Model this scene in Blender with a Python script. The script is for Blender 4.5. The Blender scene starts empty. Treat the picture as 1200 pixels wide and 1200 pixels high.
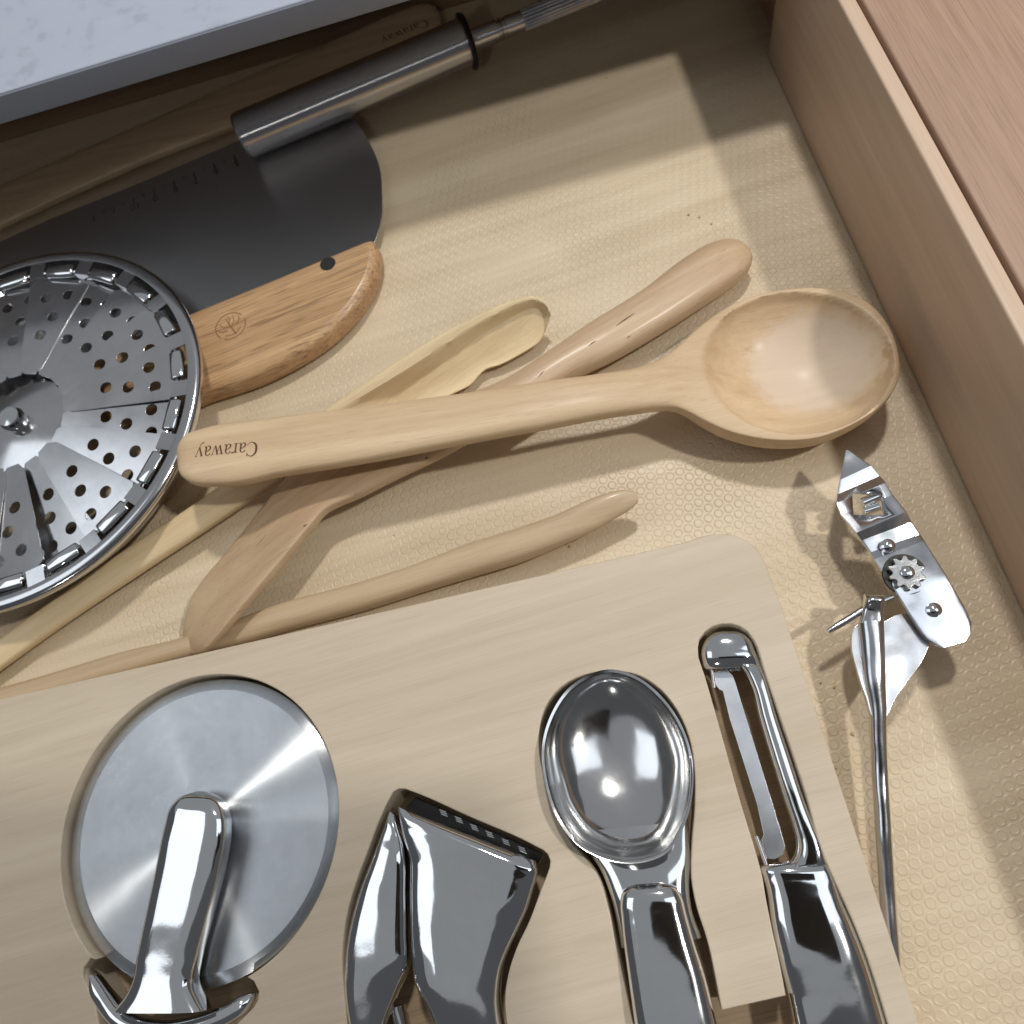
import bpy, bmesh, math, random
import numpy as np
from mathutils import Vector, Matrix
from mathutils.bvhtree import BVHTree
random.seed(4)
S = 0.01                       # all numbers below are centimetres; S turns them into metres
SC = bpy.context.scene
COL = SC.collection

# ------------------------------------------------------------------ camera (measured from the vanishing points)
F, H = 890.0, 30.0             # focal length in pixels of a 1200 px picture, height over the drawer floor
def _n(v): return v / np.linalg.norm(v)
_dy = _n(np.array((-417., -2091., F)))
_dx = np.array((9790., -2320., -890.)); _dx = _n(_dx / np.linalg.norm(_dx) - _dy * _dy.dot(_n(_dx)))
R = np.array([_dx, _dy, np.cross(_dx, _dy)])
cam = bpy.data.cameras.new('camera'); camo = bpy.data.objects.new('camera', cam); COL.objects.link(camo)
cam.sensor_width = 36; cam.lens = F / 1200 * 36; cam.clip_start = .01; cam.clip_end = 50
m4 = Matrix.Identity(4)
for i in range(3):
    m4[i][0] = R[i][0]; m4[i][1] = -R[i][1]; m4[i][2] = -R[i][2]
m4[2][3] = H * S
camo.matrix_world = m4
cam.dof.use_dof = True; cam.dof.focus_distance = .275; cam.dof.aperture_fstop = 15.0
SC.camera = camo
SC.view_settings.view_transform = 'Standard'; SC.view_settings.look = 'None'
SC.view_settings.exposure = -0.08; SC.view_settings.gamma = 1.0

# ------------------------------------------------------------------ world and lamps
W = bpy.data.worlds.new('World'); SC.world = W; W.use_nodes = True
W.node_tree.nodes['Background'].inputs[0].default_value = (.66, .68, .72, 1)
W.node_tree.nodes['Background'].inputs[1].default_value = .12
def lamp(name, tx, ty, h, power, size, col, shape='DISK', sy=None, target=(0, 18, 0)):
    """lamp standing h cm over the drawer in the direction (tx, ty, 1) from the target"""
    l = bpy.data.lights.new(name, 'AREA'); l.energy = power; l.shape = shape; l.size = size
    if sy: l.size_y = sy
    l.color = col
    o = bpy.data.objects.new(name, l); COL.objects.link(o)
    o.location = Vector((target[0] + tx * h, target[1] + ty * h, h)) * S
    d = Vector(target) * S - o.location
    o.rotation_euler = d.to_track_quat('-Z', 'Y').to_euler()
    return o
lamp('ceiling_lamp', .155, .38, 150, 12.0, .13, (1, .965, .905), target=(4, 26, 0))
lamp('ceiling_lamp', .64, -.28, 140, 12.0, .095, (1, .965, .905), target=(8, 24, 0))
lamp('ceiling_lamp', -.35, -1.35, 120, 2.0, .11, (1, .965, .905), target=(-12, 28, 0))
lamp('fill_panel', 0, .62, 180, 13.0, 5.0, (.92, .96, 1), 'RECTANGLE', 4.2, target=(0, 10, 0))  # added area lamp standing in for light bounced off the ceiling
lamp('fill_panel', -.75, .20, 165, 3.0, .9, (.86, .93, 1), 'RECTANGLE', .9, target=(0, 8, 0))  # added bright patch on the left, for highlights in the chrome
lamp('fill_panel', .62, .05, 165, 2.2, .5, (.84, .92, 1), 'RECTANGLE', 1.3, target=(0, 8, 0))  # added bright patch on the right, likewise for chrome highlights

# ------------------------------------------------------------------ geometry helpers
def P(px, py, z=0.0):
    """point of the place seen at that pixel of the 1200 px photograph, z cm over the drawer floor"""
    w = R @ np.array((px - 600., py - 600., F)); t = (H - z) / (-w[2])
    return Vector((w[0] * t, w[1] * t, z))
def cr(pts, n, closed=False):
    """Catmull-Rom resampling of rows of numbers"""
    a = np.array(pts, float)
    if closed: a = np.vstack([a[-1], a, a[:2]])
    else: a = np.vstack([2 * a[0] - a[1], a, 2 * a[-1] - a[-2]])
    k = len(a) - 3
    d = np.linalg.norm(np.diff(a[1:-1, :2], axis=0), axis=1) + 1e-6
    cum = np.concatenate([[0], np.cumsum(d)]); ts = np.linspace(0, cum[-1], n, endpoint=not closed)
    out = []
    for t in ts:
        i = min(int(np.searchsorted(cum, t, 'right')) - 1, k - 1); u = (t - cum[i]) / d[i]
        p0, p1, p2, p3 = a[i:i + 4]
        d1 = np.linalg.norm(p1[:2] - p0[:2]) + 1e-6; d3 = np.linalg.norm(p3[:2] - p2[:2]) + 1e-6; d2 = d[i]
        m1 = d2 * ((p1 - p0) / d1 * d2 + (p2 - p1) / d2 * d1) / (d1 + d2)
        m2 = d2 * ((p2 - p1) / d2 * d3 + (p3 - p2) / d3 * d2) / (d2 + d3)
        u2, u3 = u * u, u ** 3
        out.append((2 * u3 - 3 * u2 + 1) * p1 + (u3 - 2 * u2 + u) * m1 + (-2 * u3 + 3 * u2) * p2 + (u3 - u2) * m2)
    return np.array(out)
class MB:
    def __init__(s): s.v = []; s.f = []
    def rings(s, rings, caps=True, closed_u=True):
        b = len(s.v); m = len(rings[0])
        for r in rings: s.v.extend([tuple(p) for p in r])
        for i in range(len(rings) - 1):
            for j in range(m if closed_u else m - 1):
                j2 = (j + 1) % m
                s.f.append((b + i * m + j, b + i * m + j2, b + (i + 1) * m + j2, b + (i + 1) * m + j))
        if caps:
            s.f.append(tuple(b + j for j in range(m))[::-1]); e = b + (len(rings) - 1) * m
            s.f.append(tuple(e + j for j in range(m)))
        return s
    def loft(s, st, n=60, m=36, ex=2.4, topfn=None, smooth=True):
        """st rows: Lx Ly Rx Ry (pixels), zL zR, thickness up, thickness down (cm)"""
        rows = cr(st, n) if smooth else np.array(st, float)
        rg = []
        for r in rows:
            A = P(r[0], r[1], r[4]); B = P(r[2], r[3], r[5]); tu, td = max(r[6], .004), max(r[7], .004)
            C = (A + B) / 2; D = (B - A) / 2
            up = D.cross(Vector((D.y, -D.x, 0))); up = up.normalized() if up.length > 1e-9 else Vector((0, 0, 1))
            if up.z < 0: up = -up
            ring = []; ex_ = r[8] if len(r) > 8 else ex
            for k in range(m):
                t = 2 * math.pi * k / m; c, si = math.cos(t), math.sin(t)
                u = math.copysign(abs(c) ** (2 / ex_), c); v = math.copysign(abs(si) ** (2 / ex_), si)
                p = C + D * u + up * (v * (tu if v > 0 else td))
                if topfn and v > 0: p = topfn(p, u, v, r)
                ring.append(p)
            rg.append(ring)
        return s.rings(rg)
    def lathe(s, prof, c=(0, 0), n=64, caps=False):
        rg = [[Vector((c[0] + r * math.cos(2 * math.pi * k / n), c[1] + r * math.sin(2 * math.pi * k / n), z)) for k in range(n)] for r, z in prof]
        return s.rings(rg, caps)
    def tube(s, pts, rad, m=12, ex=2):
        pts = [Vector(p) for p in pts]; rg = []
        rad = rad if hasattr(rad, '__len__') else [rad] * len(pts)
        for i, p in enumerate(pts):
            d = (pts[min(i + 1, len(pts) - 1)] - pts[max(i - 1, 0)]).normalized()
            a = d.cross(Vector((0, 0, 1))); a = a.normalized() if a.length > 1e-4 else Vector((1, 0, 0)); b = a.cross(d).normalized()
            rg.append([p + a * (rad[i] * math.cos(2 * math.pi * k / m)) + b * (rad[i] * math.sin(2 * math.pi * k / m)) for k in range(m)])
        return s.rings(rg)
    def box(s, x0, x1, y0, y1, z0, z1, xf=None):
        c = [Vector((x, y, z)) for x in (x0, x1) for y in (y0, y1) for z in (z0, z1)]
        if xf: c = [xf @ p for p in c]
        b = len(s.v); s.v.extend([tuple(p) for p in c])
        for q in ((0, 1, 3, 2), (4, 6, 7, 5), (0, 4, 5, 1), (2, 3, 7, 6), (0, 2, 6, 4), (1, 5, 7, 3)): s.f.append(tuple(b + i for i in q))
        return s
    def build(s, name, mat, parent=None, smooth=True, loc=None, bevel=0, angle=40):
        me = bpy.data.meshes.new(name)
        me.from_pydata([(v[0] * S, v[1] * S, v[2] * S) for v in s.v], [], s.f)
        return link(name, me, mat, parent, smooth, loc, bevel, angle)
def link(name, me, mat, parent=None, smooth=True, loc=None, bevel=0, angle=40, fix=True):
    bm = bmesh.new(); bm.from_mesh(me)
    if fix: bmesh.ops.recalc_face_normals(bm, faces=bm.faces)
    if bevel:
        es = [e for e in bm.edges if len(e.link_faces) == 2 and e.calc_face_angle(0) > .5]
        bmesh.ops.bevel(bm, geom=es, offset=bevel * S, segments=3, affect='EDGES', profile=.5)
    for f in bm.faces: f.smooth = smooth
    if smooth:
        for e in bm.edges:
            if len(e.link_faces) == 2 and e.calc_face_angle(0) > math.radians(angle): e.smooth = False
    bm.to_mesh(me); bm.free()
    me.materials.clear(); me.materials.append(mat)
    o = bpy.data.objects.new(name, me); COL.objects.link(o)
    if parent is not None:
        L = world_loc(parent)
        me.transform(Matrix.Translation(-L)); o.parent = parent
    else:
        if loc is None:
            xs = [v.co for v in me.vertices]
            loc = Vector((sum(v.x for v in xs) / len(xs), sum(v.y for v in xs) / len(xs), min(v.z for v in xs)))
        else: loc = Vector(loc) * S
        me.transform(Matrix.Translation(-loc)); o.location = loc
    return o
def world_loc(o):
    L = Vector(o.location)
    while o.parent: o = o.parent; L += o.location
    return L
def slab(name, loops, z0, z1, bevel, mat, parent=None, loc=None, res=2, zfn=None):
    """flat plate with holes: loops of (x, y) cm, edges rounded by bevel"""
    cu = bpy.data.curves.new(name, 'CURVE'); cu.dimensions = '2D'; cu.fill_mode = 'BOTH'
    for lp in loops:
        sp = cu.splines.new('POLY'); sp.points.add(len(lp) - 1); sp.use_cyclic_u = True
        for q, p in zip(sp.points, lp): q.co = (p[0] * S, p[1] * S, 0, 1)
    cu.extrude = max(((z1 - z0) / 2 - bevel) * S, 1e-6); cu.bevel_depth = bevel * S; cu.bevel_resolution = res; cu.offset = -bevel * S
    t = bpy.data.objects.new('t', cu); COL.objects.link(t)
    dg = bpy.context.evaluated_depsgraph_get(); me = bpy.data.meshes.new_from_object(t.evaluated_get(dg))
    bpy.data.objects.remove(t); bpy.data.curves.remove(cu)
    me.transform(Matrix.Translation((0, 0, (z0 + z1) / 2 * S)))
    if zfn:
        for v in me.vertices: v.co = Vector(zfn(v.co / S)) * S
    me.name = name
    bm = bmesh.new(); bm.from_mesh(me); bmesh.ops.remove_doubles(bm, verts=bm.verts, dist=1e-7); bm.to_mesh(me); bm.free()
    o = link(name, me, mat, parent, True, loc, angle=35)
    for p in o.data.polygons:
        if abs(p.normal.z) > .995: p.use_smooth = False
    return o
def pl(pts, z, n=0):
    """pixel outline -> (x, y) loop at height z; n > 0 resamples it smoothly"""
    q = cr(pts, n, True) if n else pts
    return [P(a[0], a[1], z)[:2] for a in q]
def tag(o, label=None, cat=None, group=None, kind=None):
    if label: o['label'] = label
    if cat: o['category'] = cat
    if group: o['group'] = group
    if kind: o['kind'] = kind
    return o
def thing(name, label, cat, loc, group=None):
    o = bpy.data.objects.new(name, None); COL.objects.link(o); o.location = Vector(loc) * S; o.empty_display_size = .01
    return tag(o, label, cat, group)
def bvh_of(o):
    me = o.data; L = world_loc(o)
    return BVHTree.FromPolygons([tuple(v.co + L) for v in me.vertices], [tuple(p.vertices) for p in me.polygons])
def drape(faces_v, faces_f, tree, off):
    """lay 2D points (metres, world xy) on a surface"""
    out = []
    for x, y in faces_v:
        h = tree.ray_cast(Vector((x, y, .5)), Vector((0, 0, -1)))
        out.append((x, y, (h[0].z if h[0] else 0) + off))
    return out

# ------------------------------------------------------------------ materials
def new(name):
    m = bpy.data.materials.new(name); m.use_nodes = True; nt = m.node_tree
    return m, nt, nt.nodes['Principled BSDF'], lambda t: nt.nodes.new('ShaderNode' + t), nt.links.new
def ramp(N, stops):
    r = N('ValToRGB'); e = r.color_ramp.elements
    while len(e) < len(stops): e.new(.5)
    for q, (p, c) in zip(e, stops): q.position = p; q.color = (*c, 1)
    return r
def wood(name, light, dark, ang=0, rough=.45, pore=.25, figure=.5, coat=0, sc=1.0, bump=.15, flecks=0, fsc=(60, 900, 900), fth=0):
    m, nt, b, N, L = new(name)
    tc = N('TexCoord'); m1 = N('Mapping'); m1.inputs['Rotation'].default_value = (0, 0, -math.radians(ang)); L(tc.outputs['Object'], m1.inputs[0])
    def noise(scl, det, ro, dist=0):
        mp = N('Mapping'); mp.inputs['Scale'].default_value = [a * sc for a in scl]; L(m1.outputs[0], mp.inputs[0])
        n = N('TexNoise'); n.inputs['Scale'].default_value = 1; n.inputs['Detail'].default_value = det; n.inputs['Roughness'].default_value = ro
        n.inputs['Distortion'].default_value = dist; L(mp.outputs[0], n.inputs[0]); return n.outputs[0]
    a = noise((3.2, 48, 48), 5, .55, .9); c = noise((8, 260, 260), 4, .6, .4); p = noise((35, 1900, 1900), 2, .6)
    def mth(op, x, y):
        n = N('Math'); n.operation = op
        for i, q in enumerate((x, y)):
            if hasattr(q, 'links'): L(q, n.inputs[i])
            else: n.inputs[i].default_value = q
        return n.outputs[0]
    v = mth('ADD', mth('MULTIPLY', a, figure), mth('MULTIPLY', c, 1 - figure))
    r = ramp(N, [(.30, dark), (.46, [l * .35 + d * .65 for l, d in zip(light, dark)]) if False else (.48, [(l + d) / 2 for l, d in zip(light, dark)]), (.66, light)])
    L(v, r.inputs[0])
    pr = ramp(N, [(.30, (1 - pore,) * 3), (.5, (1, 1, 1))]); L(p, pr.inputs[0])
    mx = N('Mix'); mx.data_type = 'RGBA'; mx.blend_type = 'MULTIPLY'; mx.inputs[0].default_value = 1
    L(r.outputs[0], mx.inputs[6]); L(pr.outputs[0], mx.inputs[7]); col = mx.outputs[2]
    if flecks:
        fn = noise(fsc, 1, .5); fr = ramp(N, [(.27 + fth, (1 - flecks, 1 - flecks * 1.1, 1 - flecks * 1.2)), (.33 + fth, (1, 1, 1))]); L(fn, fr.inputs[0])
        mf = N('Mix'); mf.data_type = 'RGBA'; mf.blend_type = 'MULTIPLY'; mf.inputs[0].default_value = 1
        L(col, mf.inputs[6]); L(fr.outputs[0], mf.inputs[7]); col = mf.outputs[2]
    L(col, b.inputs['Base Color']); b.inputs['Roughness'].default_value = rough
    b.inputs['Coat Weight'].default_value = coat; b.inputs['Coat Roughness'].default_value = .2
    bp = N('Bump'); bp.inputs['Strength'].default_value = bump; bp.inputs['Distance'].default_value = .0004
    L(mth('ADD', c, mth('MULTIPLY', p, .5)), bp.inputs['Height']); L(bp.outputs[0], b.inputs['Normal'])
    return m
def metal(name, col, rough, smudge=.06, aniso=0, radial=False, brushed=None, scratch=0, wave=0, tdir=None, axis=None, mottle=0):
    m, nt, b, N, L = new(name)
    b.inputs['Base Color'].default_value = (*col, 1); b.inputs['Metallic'].default_value = 1
    tc = N('TexCoord'); n = N('TexNoise'); n.inputs['Scale'].default_value = 55; n.inputs['Detail'].default_value = 6; n.inputs['Roughness'].default_value = .65
    L(tc.outputs['Object'], n.inputs[0])
    mr = N('MapRange'); mr.inputs[1].default_value = .35; mr.inputs[2].default_value = .75; mr.inputs[3].default_value = rough; mr.inputs[4].default_value = rough + smudge
    L(n.outputs[0], mr.inputs[0]); L(mr.outputs[0], b.inputs['Roughness'])
    if aniso:
        b.inputs['Anisotropic'].default_value = aniso
        pass
    if aniso and radial:
        t = N('Tangent'); t.direction_type = 'RADIAL'; t.axis = 'Z'; L(t.outputs[0], b.inputs['Tangent'])
    if mottle:
        g = N('TexNoise'); g.inputs['Scale'].default_value = 26; g.inputs['Detail'].default_value = 7; g.inputs['Roughness'].default_value = .7; L(tc.outputs['Object'], g.inputs[0])
        r = ramp(N, [(.35, [c * (1 - mottle) for c in col]), (.62, col)]); L(g.outputs[0], r.inputs[0]); L(r.outputs[0], b.inputs['Base Color'])
    if aniso: b.inputs['Anisotropic Rotation'].default_value = .25
    if tdir is not None:
        cx = N('CombineXYZ'); cx.inputs[0].default_value = tdir[0]; cx.inputs[1].default_value = tdir[1]; cx.inputs[2].default_value = tdir[2]; L(cx.outputs[0], b.inputs['Tangent'])
    if axis is not None:
        ge = N('NewGeometry'); cr_ = N('VectorMath'); cr_.operation = 'CROSS_PRODUCT'; L(ge.outputs['Normal'], cr_.inputs[0]); cr_.inputs[1].default_value = axis; L(cr_.outputs[0], b.inputs['Tangent'])
    if wave:
        g = N('TexNoise'); g.inputs['Scale'].default_value = 55; g.inputs['Detail'].default_value = 1; L(tc.outputs['Object'], g.inputs[0])
        g2 = N('TexNoise'); g2.inputs['Scale'].default_value = 900; g2.inputs['Detail'].default_value = 2; L(tc.outputs['Object'], g2.inputs[0])
        ad = N('Math'); ad.operation = 'MULTIPLY_ADD'; L(g2.outputs[0], ad.inputs[0]); ad.inputs[1].default_value = .006; L(g.outputs[0], ad.inputs[2])
        bp = N('Bump'); bp.inputs['Strength'].default_value = 1; bp.inputs['Distance'].default_value = wave; L(ad.outputs[0], bp.inputs['Height']); L(bp.outputs[0], b.inputs['Normal'])
    if brushed is not None:
        mp0 = N('Mapping'); mp0.inputs['Rotation'].default_value = (0, 0, -math.radians(brushed)); L(tc.outputs['Object'], mp0.inputs[0])
        mp = N('Mapping'); mp.inputs['Scale'].default_value = (80, 6000, 6000); L(mp0.outputs[0], mp.inputs[0])
        g = N('TexNoise'); g.inputs['Scale'].default_value = 1; g.inputs['Detail'].default_value = 3; L(mp.outputs[0], g.inputs[0])
        bp = N('Bump'); bp.inputs['Strength'].default_value = .35; bp.inputs['Distance'].default_value = .00008; L(g.outputs[0], bp.inputs['Height']); L(bp.outputs[0], b.inputs['Normal'])
    if scratch:
        g = N('TexNoise'); g.inputs['Scale'].default_value = scratch; g.inputs['Detail'].default_value = 2; L(tc.outputs['Object'], g.inputs[0])
        bp = N('Bump'); bp.inputs['Strength'].default_value = .5; bp.inputs['Distance'].default_value = .0004; L(g.outputs[0], bp.inputs['Height']); L(bp.outputs[0], b.inputs['Normal'])
    return m
def plain(name, col, rough=.6):
    m, nt, b, N, L = new(name); b.inputs['Base Color'].default_value = (*col, 1); b.inputs['Roughness'].default_value = rough; return m

MAPLE = ((.66, .50, .30), (.50, .35, .19))
BEECH = ((.73, .555, .36), (.50, .335, .185))
M_bottom = wood('maple_veneer', (.70, .57, .39), (.55, .42, .26), 3, .5)
M_side = wood('maple_board', (.70, .53, .40), (.58, .42, .30), 90, .5, pore=.08, figure=.7)
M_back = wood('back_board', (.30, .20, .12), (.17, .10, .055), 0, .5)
M_panel = wood('cabinet_wood', (.48, .32, .23), (.36, .22, .15), 90, .5)
M_tray = wood('pale_maple', (.66, .565, .44), (.51, .42, .305), 4, .5, pore=.07, figure=.72, flecks=.05)
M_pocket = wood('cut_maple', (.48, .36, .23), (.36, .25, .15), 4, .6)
M_spoon = wood('beech', *BEECH, -4, .48, pore=.12, coat=.16, flecks=.12)
M_turner = wood('beech_turner', (.66, .49, .32), (.45, .30, .175), 21, .5, pore=.1, figure=.7, coat=.14, flecks=.15)
M_pale = wood('pale_beech', (.82, .67, .43), (.60, .44, .24), 22, .5, pore=.1, figure=.7, coat=.12)
M_rod = wood('beech_rod', (.65, .50, .335), (.44, .31, .18), 4, .48, pore=.1, figure=.7, coat=.25)
M_acacia = wood('acacia', (.64, .41, .22), (.36, .20, .09), 9, .45, pore=.55, figure=.6, coat=.15, sc=.9, bump=.35, flecks=.3, fsc=(45, 600, 600), fth=.08)
M_chrome = metal('chrome', (.86, .87, .88), .045, .05, wave=.0005, mottle=.08)
M_cast = metal('stainless_smooth', (.70, .70, .70), .10, .08)
M_bowl = metal('polished_bowl', (.78, .78, .78), .09, .10, wave=.0006)
M_wheel = metal('turned_steel', (.68, .70, .72), .27, .08, 1.0, True, mottle=.16)
M_bevel = metal('ground_edge', (.58, .60, .62), .22, .05, .9, True)
M_blade = metal('brushed_dark_steel', (.52, .52, .52), .25, .015, .95, tdir=(math.cos(.09), math.sin(.09), 0), brushed=6)
M_petal = metal('pressed_steel', (.74, .74, .75), .13, .10, mottle=.12)
M_tin = metal('nickel_plate', (.78, .80, .84), .13, .12, wave=.0016, mottle=.2)
M_zinc = metal('zinc_plate', (.74, .75, .78), .2, .12, wave=.002, mottle=.15)
M_black = plain('black_rubber', (.012, .012, .012), .5)
M_ink = plain('burnt_lettering', (.10, .045, .02), .8)
M_etch = plain('etched_marks', (.006, .006, .006), .8)
M_emblem = plain('branded_emblem', (.27, .12, .05), .8)
M_crumb = plain('crumb', (.62, .45, .25), .8)

def liner_mat():
    m, nt, b, N, L = new('embossed_liner')
    w = wood('liner_over_maple', (.71, .59, .425), (.56, .445, .30), 3, .5, pore=.05, figure=.8, bump=0)
    # wood seen through the clear sheet: reuse the veneer's node group by copying its tree
    m = w; nt = m.node_tree; b = nt.nodes['Principled BSDF']; N = lambda t: nt.nodes.new('ShaderNode' + t); L = nt.links.new
    tc = N('TexCoord'); mp0 = N('Mapping'); mp0.inputs['Rotation'].default_value = (0, 0, math.radians(-14)); L(tc.outputs['Object'], mp0.inputs[0])
    wn = N('TexNoise'); wn.inputs['Scale'].default_value = 22; wn.inputs['Detail'].default_value = 1; L(tc.outputs['Object'], wn.inputs[0])
    ds = []
    for off in ((0, 0, 0), (.5, .5, 0)):
        mp = N('Mapping'); mp.inputs['Scale'].default_value = (1 / .0046, 1 / (.0046 * math.sqrt(3)), 0); mp.inputs['Location'].default_value = off
        L(mp0.outputs[0], mp.inputs[0])
        fr = N('VectorMath'); fr.operation = 'FRACTION'; L(mp.outputs[0], fr.inputs[0])
        sb = N('VectorMath'); sb.operation = 'SUBTRACT'; L(fr.outputs[0], sb.inputs[0]); sb.inputs[1].default_value = (.5, .5, 0)
        mu = N('VectorMath'); mu.operation = 'MULTIPLY'; L(sb.outputs[0], mu.inputs[0]); mu.inputs[1].default_value = (1, math.sqrt(3), 0)
        le = N('VectorMath'); le.operation = 'LENGTH'; L(mu.outputs[0], le.inputs[0]); ds.append(le.outputs['Value'])
    mi = N('Math'); mi.operation = 'MINIMUM'; L(ds[0], mi.inputs[0]); L(ds[1], mi.inputs[1])
    r = ramp(N, [(0, (.45,) * 3), (.27, (.45,) * 3), (.335, (1,) * 3), (.38, (.7,) * 3), (.45, (0,) * 3)]); L(mi.outputs[0], r.inputs[0])
    bp = N('Bump'); bp.inputs['Distance'].default_value = .00055; L(r.outputs[0], bp.inputs['Height'])
    mr = N('MapRange'); mr.inputs[1].default_value = .3; mr.inputs[2].default_value = .7; mr.inputs[3].default_value = .08; mr.inputs[4].default_value = .55
    L(wn.outputs[0], mr.inputs[0]); L(mr.outputs[0], bp.inputs['Strength'])
    L(bp.outputs[0], b.inputs['Normal']); L(bp.outputs[0], b.inputs['Coat Normal'])
    b.inputs['Roughness'].default_value = .40; b.inputs['Specular IOR Level'].default_value = .35; b.inputs['Coat Weight'].default_value = .12; b.inputs['Coat Roughness'].default_value = .3
    return m
M_liner = liner_mat()
def quartz():
    m, nt, b, N, L = new('white_quartz')
    tc = N('TexCoord'); n = N('TexNoise'); n.inputs['Scale'].default_value = 110; n.inputs['Detail'].default_value = 4; L(tc.outputs['Object'], n.inputs[0])
    r = ramp(N, [(.30, (.38, .42, .50)), (.44, (.44, .48, .58)), (1, (.47, .51, .61))]); L(n.outputs[0], r.inputs[0]); L(r.outputs[0], b.inputs['Base Color'])
    b.inputs['Roughness'].default_value = .35; return m
M_quartz = quartz()

# ------------------------------------------------------------------ the drawer
tag(MB().box(-48, 40, -22, 46, -1.2, -.05).build('floor', M_bottom, smooth=False, loc=(0, 0, 0)), 'maple veneered bottom of the kitchen drawer under a clear liner', kind='structure')
tag(MB().box(-47.8, 14.8, -21.8, 44.95, -.045, 0).build('drawer_liner', M_liner, smooth=False, loc=(0, 0, 0)), 'clear shelf liner embossed with small rings over the maple drawer bottom', kind='structure')
tag(MB().box(14.85, 15.5, -24, 34.3, -.04, 7).build('drawer_wall', M_side, smooth=True, bevel=.1, loc=(15.4, 10, 0)), 'maple side wall of the drawer on the right', kind='structure')
tag(MB().box(-48, 40, 45, 46.2, 0, 8.6).build('back_wall', M_back, smooth=False, loc=(0, 45, 0)), 'dark brown board closing the back of the drawer under the countertop', kind='structure')
tag(MB().box(15.62, 40, -24, 44.9, -.04, 7.1).build('cabinet_panel', M_panel, smooth=True, bevel=.1, loc=(20, 10, 0)), 'reddish wooden cabinet side beyond the drawer wall', kind='structure')
tag(MB().box(-60, 42, 33.1, 75, 8.75, 10).build('countertop', M_quartz, smooth=True, bevel=.07, loc=(-10, 50, 8.75)), 'white speckled stone countertop overhanging the back of the drawer', kind='structure')

M_edge_shade = plain('shaded_edge', (.20, .22, .27), .45)  # dark tone stands in for the shade on the counter's front face
ct = bpy.data.objects['countertop']
MB().box(-60, 42, 33.0, 33.098, 8.78, 9.93).build('edge_shade_band', M_edge_shade, ct, smooth=True, bevel=.03)  # thin strip added over the front face to carry that painted shade
# ------------------------------------------------------------------ lettering drawn with strokes of varying width
def stroke_mesh(strokes, n=14):
    """strokes: list of rows (x, y, width) in letter space"""
    V, Fc = [], []
    for st in strokes:
        q = cr(st, n) if len(st) > 2 else np.array([np.array(st[0]) + (np.array(st[1]) - np.array(st[0])) * t for t in np.linspace(0, 1, 5)])
        b = len(V)
        for i, r in enumerate(q):
            d = q[min(i + 1, len(q) - 1)][:2] - q[max(i - 1, 0)][:2]; d = d / (np.linalg.norm(d) + 1e-9); nn = np.array((-d[1], d[0])) * r[2] / 2
            V.append(tuple(r[:2] + nn)); V.append(tuple(r[:2] - nn))
        for i in range(len(q) - 1): Fc.append((b + 2 * i, b + 2 * i + 1, b + 2 * i + 3, b + 2 * i + 2))
    return V, Fc
LET = {
 'C': (.72, [[(.62, .80, .05), (.50, .93, .05), (.34, .97, .07), (.12, .80, .12), (.06, .48, .14), (.13, .17, .12), (.36, .0, .06), (.52, .04, .045), (.66, .2, .04)], [(.62, .97, .04), (.63, .72, .05)]]),
 'a': (.52, [[(.06, .52, .09), (.10, .62, .06), (.22, .66, .05), (.33, .58, .09), (.35, .40, .10), (.35, .10, .10), (.40, .02, .07), (.48, .06, .04)], [(.34, .40, .04), (.18, .33, .06), (.07, .20, .10), (.10, .05, .09), (.20, .01, .05), (.34, .12, .04)]]),
 'r': (.42, [[(.14, .64, .09), (.14, .02, .10)], [(.02, .63, .04), (.15, .65, .05)], [(.02, .015, .04), (.28, .015, .04)], [(.15, .42, .05), (.22, .60, .06), (.33, .65, .09), (.38, .60, .10)]]),
 'w': (.80, [[(.08, .64, .11), (.25, .02, .09)], [(.25, .02, .04), (.40, .60, .04)], [(.36, .64, .11), (.54, .02, .09)], [(.54, .02, .04), (.70, .62, .04)], [(.0, .64, .04), (.2, .64, .04)], [(.29, .64, .04), (.46, .64, .04)], [(.62, .64, .04), (.79, .64, .04)]]),
 'y': (.54, [[(.08, .64, .11), (.28, .04, .09)], [(.47, .62, .04), (.28, .04, .045), (.18, -.22, .05), (.08, -.28, .07), (.02, -.24, .08)], [(.0, .64, .04), (.2, .64, .04)], [(.37, .64, .04), (.54, .64, .04)]]),
}
def word(txt):
    V, Fc, x = [], [], 0
    for ch in txt:
        adv, st = LET[ch]; v, f = stroke_mesh(st); b = len(V)
        V += [(a + x, c) for a, c in v]; Fc += [tuple(b + i for i in q) for q in f]; x += adv
    return V, Fc, x
def letter(txt, target, parent, mat, start, end, z, name='lettering', off=.006, hscale=1.0):
    """word laid on target, its baseline running from pixel start to pixel end"""
    V, Fc, wd = word(txt); a = P(*start, z); b = P(*end, z); d = (b - a); k = d.length / wd; d.normalize(); u = Vector((-d.y, d.x, 0))
    pts = [((a + d * (x * k) + u * (y * k * hscale)) * S)[:2] for x, y in V]
    me = bpy.data.meshes.new(name); me.from_pydata(drape(pts, Fc, bvh_of(target), off * S), [], Fc)
    return link(name, me, mat, parent, False)

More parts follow.
